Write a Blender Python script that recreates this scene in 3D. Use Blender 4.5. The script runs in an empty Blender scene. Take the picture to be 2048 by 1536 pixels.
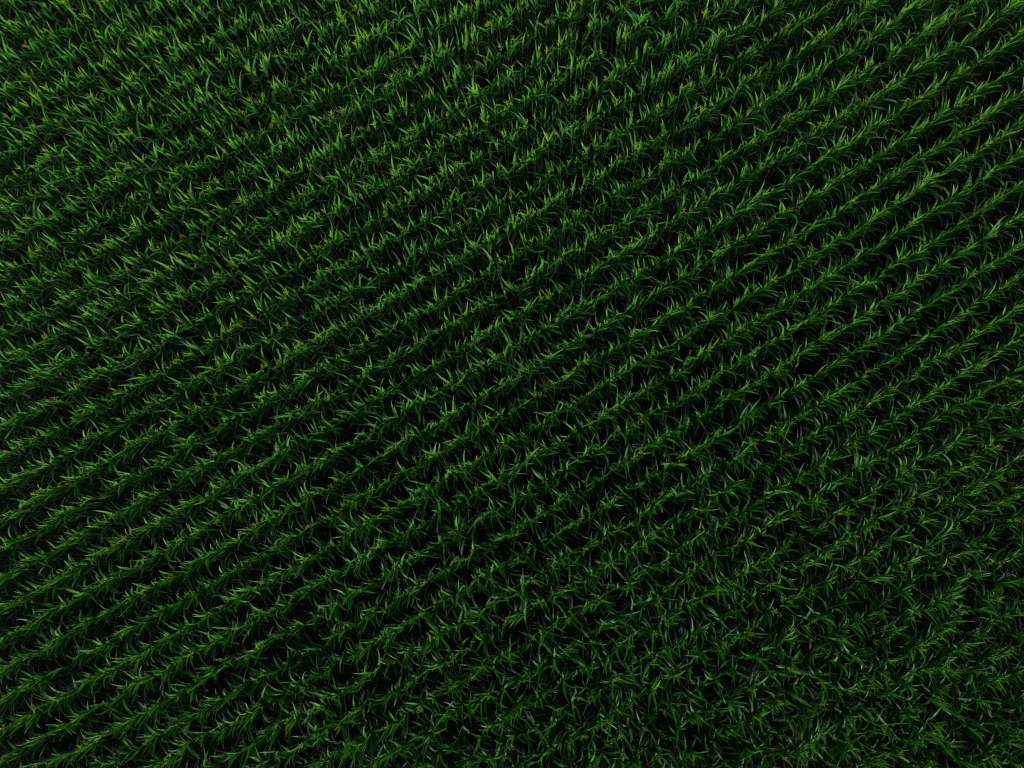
import bpy, math, random
import numpy as np
from mathutils import Matrix, Vector

rng = np.random.default_rng(11)
C = bpy.context.scene.collection
SC = bpy.context.scene

# ------------------------------------------------------------------ camera
M_PX = 0.01415            # metres per photo pixel at the height of the tassels
F_PX = 1421.0             # focal length in photo pixels (2048 wide)
Z_TOP = 1.95              # height of the tassels
CAM_Z = Z_TOP + F_PX * M_PX
cam_data = bpy.data.cameras.new('drone_camera')
cam_data.sensor_width = 36.0
cam_data.lens = 36.0 * F_PX / 2048.0
cam_data.clip_end = 2000.0
cam = bpy.data.objects.new('drone_camera', cam_data)
C.objects.link(cam)
cam.location = (0, 0, CAM_Z)
cam.rotation_euler = (0, 0, 0)      # straight down, top of the frame = +Y
SC.camera = cam

# ------------------------------------------------------------------ sky, sun, exposure
SUN_EL, SUN_AZ = math.radians(22.5), math.radians(160)   # azimuth clockwise from +Y
world = bpy.data.worlds.new('World')
SC.world = world
world.use_nodes = True
wn = world.node_tree
wn.nodes.clear()
sky = wn.nodes.new('ShaderNodeTexSky')
sky.sky_type = 'NISHITA'
sky.sun_disc = False
sky.sun_elevation = SUN_EL
sky.sun_rotation = SUN_AZ
sky.air_density = 1.0
sky.dust_density = 2.5
bg = wn.nodes.new('ShaderNodeBackground')
bg.inputs['Strength'].default_value = 0.05
wo = wn.nodes.new('ShaderNodeOutputWorld')
wn.links.new(sky.outputs[0], bg.inputs['Color'])
wn.links.new(bg.outputs[0], wo.inputs['Surface'])

sun_data = bpy.data.lights.new('sun', 'SUN')
sun_data.energy = 1.5
sun_data.angle = math.radians(10)
sun_data.color = (1.0, 0.97, 0.91)
sun = bpy.data.objects.new('sun', sun_data)
C.objects.link(sun)
sd = Vector((math.sin(SUN_AZ) * math.cos(SUN_EL), math.cos(SUN_AZ) * math.cos(SUN_EL), math.sin(SUN_EL)))
sun.rotation_euler = sd.to_track_quat('Z', 'Y').to_euler()
sun.location = sd * 60

SC.view_settings.view_transform = 'Standard'
SC.view_settings.look = 'None'
SC.view_settings.gamma = 1.0
SC.view_settings.use_curve_mapping = False
SC.view_settings.exposure = 1.62
SC.cycles.filter_width = 1.1

# ------------------------------------------------------------------ materials
def node_mat(name):
    m = bpy.data.materials.new(name)
    m.use_nodes = True
    nt = m.node_tree
    nt.nodes.clear()
    out = nt.nodes.new('ShaderNodeOutputMaterial')
    return m, nt, out

def ramp(nt, src, stops):
    r = nt.nodes.new('ShaderNodeValToRGB')
    els = r.color_ramp.elements
    while len(els) < len(stops):
        els.new(0.5)
    for e, (p, c) in zip(els, stops):
        e.position = p
        e.color = (*c, 1.0)
    nt.links.new(src, r.inputs[0])
    return r.outputs[0]

def mix(nt, fac, a, b, kind='MIX'):
    n = nt.nodes.new('ShaderNodeMix')
    n.data_type = 'RGBA'
    n.blend_type = kind
    for sock, v in ((0, fac), (6, a), (7, b)):
        if hasattr(v, 'is_output'):
            nt.links.new(v, n.inputs[sock])
        else:
            n.inputs[sock].default_value = v if sock == 0 else (*v, 1.0)
    return n.outputs[2]

def mathn(nt, op, a, b=0.0):
    n = nt.nodes.new('ShaderNodeMath')
    n.operation = op
    for i, v in enumerate((a, b)):
        if hasattr(v, 'is_output'):
            nt.links.new(v, n.inputs[i])
        else:
            n.inputs[i].default_value = v
    return n.outputs[0]

def make_leaf_material():
    m, nt, out = node_mat('corn_leaf')
    at = nt.nodes.new('ShaderNodeAttribute')
    at.attribute_name = 'tone'           # x: young top to old low leaf with painted shade, y: 1 on the midrib, z: along the blade
    sp = nt.nodes.new('ShaderNodeSeparateXYZ')
    nt.links.new(at.outputs['Vector'], sp.inputs[0])
    geo = nt.nodes.new('ShaderNodeNewGeometry')
    n1 = nt.nodes.new('ShaderNodeTexNoise')
    n1.inputs['Scale'].default_value = 0.9
    n1.inputs['Detail'].default_value = 3
    nt.links.new(geo.outputs['Position'], n1.inputs['Vector'])
    n2 = nt.nodes.new('ShaderNodeTexNoise')
    n2.inputs['Scale'].default_value = 14
    n2.inputs['Detail'].default_value = 2
    nt.links.new(geo.outputs['Position'], n2.inputs['Vector'])
    age_shade = mathn(nt, 'ADD', sp.outputs[0], mathn(nt, 'MULTIPLY', mathn(nt, 'SUBTRACT', n2.outputs[0], 0.5), 0.35))
    base = ramp(nt, age_shade, [(0.0, (0.078, 0.220, 0.007)), (0.22, (0.038, 0.190, 0.005)), (0.45, (0.014, 0.130, 0.009)),
                          (0.75, (0.009, 0.060, 0.014)), (1.0, (0.010, 0.038, 0.014))])  # low leaves: older, darker green, darkened further to paint in canopy shade
    patch = ramp(nt, n1.outputs[0], [(0.3, (0.70, 0.88, 1.25)), (0.7, (1.3, 1.06, 0.8))])
    base = mix(nt, 1.0, base, patch, 'MULTIPLY')
    # pale midrib
    rib = mathn(nt, 'MULTIPLY', mathn(nt, 'POWER', sp.outputs[1], 5.0), 0.45)
    base = mix(nt, rib, base, (0.16, 0.27, 0.075))
    # dry yellow-brown tips on a few blades
    tip = mathn(nt, 'MULTIPLY', mathn(nt, 'POWER', sp.outputs[2], 9.0), mathn(nt, 'MULTIPLY', n1.outputs[0], 0.8))
    base = mix(nt, tip, base, (0.20, 0.17, 0.07))
    p = nt.nodes.new('ShaderNodeBsdfPrincipled')
    nt.links.new(base, p.inputs['Base Color'])
    p.inputs['Roughness'].default_value = 0.52
    p.inputs['Specular IOR Level'].default_value = 0.19
    # lengthwise veins as fine relief
    bmp = nt.nodes.new('ShaderNodeBump')
    bmp.inputs['Strength'].default_value = 0.25
    bmp.inputs['Distance'].default_value = 0.01
    nt.links.new(n2.outputs[0], bmp.inputs['Height'])
    nt.links.new(bmp.outputs[0], p.inputs['Normal'])
    tr = nt.nodes.new('ShaderNodeBsdfTranslucent')
    nt.links.new(mix(nt, 1.0, base, (1.15, 1.1, 0.5), 'MULTIPLY'), tr.inputs['Color'])
    ms = nt.nodes.new('ShaderNodeMixShader')
    ms.inputs[0].default_value = 0.22
    nt.links.new(p.outputs[0], ms.inputs[1])
    nt.links.new(tr.outputs[0], ms.inputs[2])
    nt.links.new(ms.outputs[0], out.inputs['Surface'])
    return m

def make_stalk_material():
    m, nt, out = node_mat('corn_stalk')
    geo = nt.nodes.new('ShaderNodeNewGeometry')
    n = nt.nodes.new('ShaderNodeTexNoise')
    n.inputs['Scale'].default_value = 9
    nt.links.new(geo.outputs['Position'], n.inputs['Vector'])
    col = ramp(nt, n.outputs[0], [(0.3, (0.045, 0.115, 0.022)), (0.7, (0.085, 0.150, 0.035))])
    p = nt.nodes.new('ShaderNodeBsdfPrincipled')
    nt.links.new(col, p.inputs['Base Color'])
    p.inputs['Roughness'].default_value = 0.5
    nt.links.new(p.outputs[0], out.inputs['Surface'])
    return m

def make_tassel_material():
    m, nt, out = node_mat('corn_tassel')
    at = nt.nodes.new('ShaderNodeAttribute')
    at.attribute_name = 'tone'           # x: ripeness, z: along the branch
    sp = nt.nodes.new('ShaderNodeSeparateXYZ')
    nt.links.new(at.outputs['Vector'], sp.inputs[0])
    green = ramp(nt, sp.outputs[2], [(0.0, (0.10, 0.24, 0.006)), (0.6, (0.14, 0.26, 0.008)), (1.0, (0.20, 0.24, 0.03))])
    tan = ramp(nt, sp.outputs[2], [(0.0, (0.15, 0.25, 0.01)), (0.5, (0.24, 0.26, 0.02)), (1.0, (0.28, 0.25, 0.06))])
    col = mix(nt, sp.outputs[0], green, tan)
    p = nt.nodes.new('ShaderNodeBsdfPrincipled')
    nt.links.new(col, p.inputs['Base Color'])
    p.inputs['Roughness'].default_value = 0.7
    nt.links.new(p.outputs[0], out.inputs['Surface'])
    return m

def make_soil_material():
    m, nt, out = node_mat('soil')
    geo = nt.nodes.new('ShaderNodeNewGeometry')
    n = nt.nodes.new('ShaderNodeTexNoise')
    n.inputs['Scale'].default_value = 6
    n.inputs['Detail'].default_value = 8
    nt.links.new(geo.outputs['Position'], n.inputs['Vector'])
    col = ramp(nt, n.outputs[0], [(0.3, (0.007, 0.0055, 0.004)), (0.55, (0.013, 0.010, 0.007)), (0.8, (0.024, 0.018, 0.012))])
    p = nt.nodes.new('ShaderNodeBsdfPrincipled')
    nt.links.new(col, p.inputs['Base Color'])
    p.inputs['Roughness'].default_value = 0.95
    p.inputs['Specular IOR Level'].default_value = 0.15
    b = nt.nodes.new('ShaderNodeBump')
    b.inputs['Strength'].default_value = 0.8
    b.inputs['Distance'].default_value = 0.05
    nt.links.new(n.outputs[0], b.inputs['Height'])
    nt.links.new(b.outputs[0], p.inputs['Normal'])
    nt.links.new(p.outputs[0], out.inputs['Surface'])
    return m

MAT_LEAF, MAT_STALK, MAT_TASSEL, MAT_SOIL = make_leaf_material(), make_stalk_material(), make_tassel_material(), make_soil_material()

# ------------------------------------------------------------------ mesh helper
def build_mesh(name, V, faces4, faces3, tone, mats, mi4=None, mi3=None):
    """V (n,3); faces4 (a,4); faces3 (b,3); tone (n,3); one mesh, smooth."""
    me = bpy.data.meshes.new(name)
    a, b = len(faces4), len(faces3)
    me.vertices.add(len(V))
    me.vertices.foreach_set('co', np.ascontiguousarray(V, dtype=np.float32).ravel())
    me.loops.add(a * 4 + b * 3)
    me.loops.foreach_set('vertex_index', np.concatenate([np.asarray(faces4, dtype=np.int32).ravel(), np.asarray(faces3, dtype=np.int32).ravel()]))
    me.polygons.add(a + b)
    me.polygons.foreach_set('loop_start', np.concatenate([np.arange(a) * 4, a * 4 + np.arange(b) * 3]).astype(np.int32))
    me.polygons.foreach_set('use_smooth', np.ones(a + b, dtype=bool))
    if mi4 is not None:
        me.polygons.foreach_set('material_index', np.concatenate([mi4, mi3]).astype(np.int32))
    for m in mats:
        me.materials.append(m)
    att = me.attributes.new('tone', 'FLOAT_VECTOR', 'POINT')
    att.data.foreach_set('vector', np.ascontiguousarray(tone, dtype=np.float32).ravel())
    me.update(calc_edges=True)
    return me

# ------------------------------------------------------------------ ground
def make_ground():
    n = 120
    g = np.concatenate([[-600, -200, -80, -40], np.linspace(-22, 22, n), [40, 80, 200, 600]])
    X, Y = np.meshgrid(g, g)
    inside = (np.abs(X) < 22) & (np.abs(Y) < 22)
    Z = np.where(inside, rng.normal(0, 0.025, X.shape), 0.0)
    V = np.stack([X, Y, Z], -1).reshape(-1, 3)
    k = len(g)
    i, j = np.meshgrid(np.arange(k - 1), np.arange(k - 1), indexing='ij')
    q = (i * k + j).ravel()
    F = np.stack([q, q + 1, q + k + 1, q + k], 1)
    me = build_mesh('ground', V, F, np.zeros((0, 3), int), np.zeros((len(V), 3)), [MAT_SOIL])
    o = bpy.data.objects.new('ground', me)
    o['kind'] = 'structure'
    C.objects.link(o)
make_ground()

# ------------------------------------------------------------------ corn plant forms
N_LEAF, N_SEG = 10, 7
def leaf_geometry(L, W, z0, e0, bend, az, curl, roll0, roll1, wave, ph, kw, age_shade, kink=None):
    s = np.linspace(0, 1, N_SEG + 1)
    el = e0 - bend * s ** 1.5
    if kink is not None:                       # a blade that has folded over
        el = el - math.radians(75) * (s > kink)
    a = az + curl * s ** 2
    T = np.stack([np.cos(el) * np.cos(a), np.cos(el) * np.sin(a), np.sin(el)], 1)
    P = np.zeros((N_SEG + 1, 3))
    P[1:] = np.cumsum((T[1:] + T[:-1]) * 0.5 * (L / N_SEG), axis=0)
    P += np.array([0.012 * math.cos(az), 0.012 * math.sin(az), z0])
    S = np.stack([-np.sin(a), np.cos(a), np.zeros_like(a)], 1)
    Nn = np.cross(T, S)
    Nn *= np.where(Nn[:, 2:3] < 0, 1, 1)
    r = (roll0 + roll1 * s)[:, None]
    S2 = S * np.cos(r) + Nn * np.sin(r)
    N2 = np.cross(T, S2)
    prof = np.minimum(1.0, 0.5 + 1.7 * s) * (1 - np.clip((s - 0.35) / 0.65, 0, 1) ** 1.4)
    w = (W * 0.5 * prof)[:, None]
    fold = (np.radians(34) * (1 - s) + np.radians(10))[:, None]
    wv = (wave * prof * np.sin(2 * math.pi * kw * s + ph))[:, None]
    wv2 = (wave * prof * np.sin(2 * math.pi * kw * s + ph + 2.1))[:, None]
    Lv = P + S2 * w * np.cos(fold) - N2 * (w * np.sin(fold) + wv) * -1
    Rv = P - S2 * w * np.cos(fold) - N2 * (w * np.sin(fold) + wv2) * -1
    V = np.concatenate([np.stack([Lv[:-1], P[:-1], Rv[:-1]], 1).reshape(-1, 3), P[-1:]])
    tone = np.zeros((len(V), 3))
    tone[:, 0] = age_shade
    tone[:-1, 1] = np.tile([0, 1, 0], N_SEG)
    tone[-1, 1] = 0.3
    tone[:, 2] = np.concatenate([np.repeat(s[:-1], 3), [1.0]])
    return V, tone
def leaf_faces():
    q, t = [], []
    for i in range(N_SEG - 1):
        b = 3 * i
        q += [[b, b + 1, b + 4, b + 3], [b + 1, b + 2, b + 5, b + 4]]
    b, e = 3 * (N_SEG - 1), 3 * N_SEG
    t += [[b, b + 1, e], [b + 1, b + 2, e]]
    return np.array(q), np.array(t)
LEAF_Q, LEAF_T = leaf_faces()

def tube(path, radii, sides, tone_rows):
    """Tapering tube along path, closed to a point at its end."""
    path = np.asarray(path, float)
    V, T = [], []
    d = np.gradient(path, axis=0)
    for p, dd, r, tr in zip(path[:-1], d[:-1], radii[:-1], tone_rows[:-1]):
        dd = dd / np.linalg.norm(dd)
        u = np.cross(dd, [1, 0, 0] if abs(dd[0]) < 0.8 else [0, 1, 0]); u /= np.linalg.norm(u)
        v = np.cross(dd, u)
        for k in range(sides):
            A = 2 * math.pi * k / sides
            V.append(p + r * (u * math.cos(A) + v * math.sin(A))); T.append(tr)
    V.append(path[-1]); T.append(tone_rows[-1])
    q, t = [], []
    n = len(path) - 1
    for i in range(n - 1):
        for k in range(sides):
            k2 = (k + 1) % sides
            q.append([i * sides + k, i * sides + k2, (i + 1) * sides + k2, (i + 1) * sides + k])
    for k in range(sides):
        t.append([(n - 1) * sides + k, (n - 1) * sides + (k + 1) % sides, n * sides])
    return np.array(V), np.array(T), np.array(q).reshape(-1, 4), np.array(t)

def join(parts):
    V, T, Q, R, off = [], [], [], [], 0
    for v, t, q, r in parts:
        V.append(v); T.append(t); Q.append(q + off); R.append(r + off); off += len(v)
    return np.concatenate(V), np.concatenate(T), np.concatenate(Q), np.concatenate(R)

TT = np.array([0.0, 0.3, 0.6, 0.8, 1.0])
def make_form(k):
    """One corn plant: a dict of its parts in plant space (base at the origin, upright)."""
    U, G = rng.uniform, rng.normal
    droopy = U(0, 1)
    h = 1.72 * (1 + G(0, 0.035))
    phi = U(0, 2 * math.pi)
    leaves = []
    for i in range(N_LEAF):
        t = i / (N_LEAF - 1)
        z = 0.72 + (h - 0.79) * (0.78 * t + 0.22 * (1 - (1 - t) ** 2))
        L = np.interp(t, TT, [0.48, 0.64, 0.75, 0.64, 0.41]) * (1 + G(0, 0.09))
        W = np.interp(t, TT, [0.064, 0.074, 0.079, 0.075, 0.059]) * (1 + G(0, 0.08))
        e0 = math.radians(np.interp(t, TT, [45, 59, 69, 77, 84]) + G(0, 7))
        bend = math.radians(np.interp(t, TT, [120, 106, 78, 42, 18]) * U(0.55, 1.25) * (0.75 + 0.5 * droopy))
        az = phi + math.pi * i + G(0, 0.5)
        age_shade = np.interp(t, [0, 0.4, 0.75, 1.0], [1.0, 0.72, 0.45, 0.05]) + G(0, 0.10)
        V, T = leaf_geometry(L, W, z, e0, bend, az, G(0, 0.5), G(0, 0.25), G(0, 0.9), 0.010 * U(0.4, 1.3), U(0, 6.28), U(2.0, 3.6), min(1, max(0, age_shade)), U(0.45, 0.75) if 2 < i < 8 and U() < 0.07 else None)
        leaves.append((V, T, LEAF_Q, LEAF_T))
    st = tube([[0, 0, 0.0], [G(0, .008), G(0, .008), h * 0.5], [0, 0, h - 0.05], [0, 0, h + 0.08]], [0.014, 0.011, 0.008, 0.003], 5, [[0, 0, 0]] * 4)
    kind = rng.choice(['whorl', 'closed', 'open', 'tan'], p=[0.46, 0.34, 0.16, 0.04])
    tassel = None
    if kind != 'whorl':
        nb = {'closed': 4, 'open': 6, 'tan': 7}[kind]
        ripe = {'closed': 0.0, 'open': 0.3, 'tan': 1.0}[kind]
        zt = h + 0.05
        parts = []
        for b in range(nb + 1):
            ln = (0.24 if b == 0 else U(0.13, 0.20)) * {'closed': 0.68, 'open': 0.88, 'tan': 1.0}[kind]
            el = math.radians(86 if b == 0 else {'closed': U(62, 80), 'open': U(40, 68), 'tan': U(22, 60)}[kind])
            a = phi + 2 * math.pi * b / nb + G(0, 0.3)
            d = np.array([math.cos(el) * math.cos(a), math.cos(el) * math.sin(a), math.sin(el)])
            p0 = np.array([0, 0, zt + 0.05 * (b / nb)])
            p1 = p0 + d * ln * 0.5
            p2 = p0 + d * ln + np.array([0, 0, -0.03 * math.cos(el)])
            parts.append(tube([p0, p1, p2], [0.009, 0.0075, 0.002], 3, [[ripe, 0, 0], [ripe, 0, 0.5], [ripe, 0, 1]]))
        tassel = join(parts)
    return {'leaves': leaves, 'stalk': st, 'tassel': tassel, 'kind': kind, 'droopy': droopy, 'h': h}

N_FORMS = 150
FORMS = [make_form(k) for k in range(N_FORMS)]
FLAT = []
for f in FORMS:
    lv = join(f['leaves'])
    groups = [(lv, 0), (f['stalk'], 1)] + ([(f['tassel'], 2)] if f['tassel'] is not None else [])
    V, T, Q, R = join([g[0] for g in groups])
    m4 = np.concatenate([np.full(len(g[0][2]), g[1]) for g in groups])
    m3 = np.concatenate([np.full(len(g[0][3]), g[1]) for g in groups])
    FLAT.append((V, T, Q, R, m4, m3))

# ------------------------------------------------------------------ where the plants stand
LEAN = np.array([-0.046, 0.220])     # the whole crop leans the same way
def row_y(k, x):                     # a row's course over the field, in photo pixels
    return 1522.5 + 61.5 * k - (0.545 * x + 2.44e-5 * x * x)

plants = []                          # x, y, rot, scale, lean x, lean y, form
step = 0.176
for k in range(-29, 36):
    x = -140.0 + rng.uniform(0, 14)
    row_h = rng.normal(0, 0.012)
    miss = 0
    while x < 2420:
        slope = 0.545 + 4.88e-5 * x
        y = row_y(k, x)
        if -130 < y < 2050:
            X, Y = (x - 1024) * M_PX, (768 - y) * M_PX
            rough = max(0.0, min(1.0, (0.5 * (x - 800) / 1300 + (y - 950) / 680)))   # the more tangled corner
            across = rng.normal(0, 0.03 + 0.055 * rough)
            th = math.atan(slope)
            X += -math.sin(th) * across
            Y += math.cos(th) * across
            lx, ly = LEAN + rng.normal(0, 0.042 + 0.045 * rough, 2)
            if rng.uniform() < 0.55:
                rot = th + math.pi / 2 + rng.normal(0, 0.75)
            else:
                rot = rng.uniform(0, 2 * math.pi)
            vig = math.sin(X * 0.9 + 1.3 * math.sin(Y * 0.7 + 1)) * math.sin(Y * 1.1 + 0.8 * math.sin(X * 0.55)) + 0.6 * math.sin(X * 2.3 + Y * 1.9)
            sc = 1.0 + row_h + 0.042 * vig + rng.normal(0, 0.06 + 0.04 * rough)
            sc = min(1.17, max(0.74, sc))
            h = 1.95 * sc
            if miss > 0:
                miss -= 1
            elif rng.uniform() < 0.0015:
                miss = 1
            else:
                plants.append((X - lx * 1.85, Y - ly * 1.85, rot, sc, lx, ly, int(rng.integers(N_FORMS))))
        x += step * math.cos(math.atan(slope)) / M_PX * rng.uniform(0.45, 1.55)
plants = np.array(plants)
NP = len(plants)

def plant_matrix(p):
    X, Y, rot, sc, lx, ly, _f = p
    z = Vector((lx, ly, 1)).normalized()
    q = Vector((0, 0, 1)).rotation_difference(z)
    return q @ Matrix.Rotation(rot - FORM_PHI[int(_f)], 3, 'Z').to_quaternion()
FORM_PHI = [math.atan2(f['leaves'][4][0][12][1], f['leaves'][4][0][12][0]) for f in FORMS]   # direction of a middle leaf

# how large each plant shows in the photograph
MATS3 = [np.array(plant_matrix(p).to_matrix()) * p[3] for p in plants]
def project(P):
    d = CAM_Z - P[..., 2]
    return np.stack([1024 + F_PX * P[..., 0] / d, 768 - F_PX * P[..., 1] / d], -1)
score = np.zeros(NP)
tops = np.zeros((NP, 2))
for n in range(NP):
    V, T, Q, R, m4, m3 = FLAT[int(plants[n, 6])]
    w = V[:N_LEAF * (3 * N_SEG + 1)] @ MATS3[n].T + np.array([plants[n, 0], plants[n, 1], 0])
    uv = project(w)
    up = w[:, 2] > 1.25
    box = uv[up].max(0) - uv[up].min(0)
    score[n] = box[0] * box[1] * (plants[n, 3] ** 3)
    tops[n] = project(np.array([plants[n, 0], plants[n, 1], 0]) + MATS3[n] @ np.array([0, 0, FORMS[int(plants[n, 6])]['h']]))
inside = (tops[:, 0] > 15) & (tops[:, 0] < 2033) & (tops[:, 1] > 15) & (tops[:, 1] < 1521)
order = np.argsort(-np.where(inside, score, 0))

ONES = ('zero one two three four five six seven eight nine ten eleven twelve thirteen fourteen fifteen sixteen seventeen eighteen nineteen').split()
TENS = 'x x twenty thirty forty fifty sixty seventy eighty ninety'.split()
def spoken(n):
    n = int(n)
    return ONES[n] if n < 20 else TENS[n // 10] + ('-' + ONES[n % 10] if n % 10 else '')
LOOK = {'whorl': 'without tassel', 'closed': 'with narrow yellow-green tassel', 'open': 'with spread yellow tassel', 'tan': 'with tan spread tassel'}
chosen, used = [], set()
for n in order:
    key = (int(tops[n, 0] / 2048 * 100 + 0.5), int(tops[n, 1] / 1536 * 100 + 0.5))
    if key in used:
        continue
    used.add(key)
    chosen.append((n, key))
    if len(chosen) == 300:
        break
chosen_set = {n for n, _ in chosen}

# ------------------------------------------------------------------ the plants that show largest: each a thing with its parts
mesh_cache = {}
def form_meshes(f):
    if f not in mesh_cache:
        F = FORMS[f]
        out = []
        st = F['stalk']
        out.append(('stalk', build_mesh('stalk', st[0], st[2], st[3], st[1], [MAT_STALK])))
        for lf in F['leaves']:
            out.append(('leaf', build_mesh('leaf', lf[0], lf[2], lf[3], lf[1], [MAT_LEAF])))
        if F['tassel'] is not None:
            ta = F['tassel']
            out.append(('tassel', build_mesh('tassel', ta[0], ta[2], ta[3], ta[1], [MAT_TASSEL])))
        mesh_cache[f] = out
    return mesh_cache[f]
for n, key in chosen:
    p = plants[n]
    f = int(p[6])
    root = bpy.data.objects.new('corn_plant', None)
    root.empty_display_size = 0.2
    C.objects.link(root)
    root.location = (p[0], p[1], 0)
    root.rotation_mode = 'QUATERNION'
    root.rotation_quaternion = plant_matrix(p)
    root.scale = (p[3],) * 3
    root['label'] = f"corn plant {LOOK[FORMS[f]['kind']]}, {spoken(key[0])} percent across and {spoken(key[1])} percent down the photo"
    root['category'] = 'corn plant'
    root['group'] = 'corn plants standing in the field rows'
    for name, me in form_meshes(f):
        o = bpy.data.objects.new(name, me)
        C.objects.link(o)
        o.parent = root

# ------------------------------------------------------------------ all the other plants: one mass
VV, TTT, QQ, RR, M4, M3, off = [], [], [], [], [], [], 0
for n in range(NP):
    if n in chosen_set:
        continue
    V, T, Q, R, m4, m3 = FLAT[int(plants[n, 6])]
    VV.append((V @ MATS3[n].T + np.array([plants[n, 0], plants[n, 1], 0])).astype(np.float32))
    TTT.append(T); QQ.append(Q + off); RR.append(R + off); M4.append(m4); M3.append(m3)
    off += len(V)
me = build_mesh('corn_crop', np.concatenate(VV), np.concatenate(QQ), np.concatenate(RR), np.concatenate(TTT), [MAT_LEAF, MAT_STALK, MAT_TASSEL], np.concatenate(M4), np.concatenate(M3))
crop = bpy.data.objects.new('corn_crop', me)
crop['kind'] = 'stuff'
crop['label'] = 'dense green corn crop filling the rows of the field'
C.objects.link(crop)
print('plants', NP, 'tris', 2 * sum(map(len, QQ)) + sum(map(len, RR)))
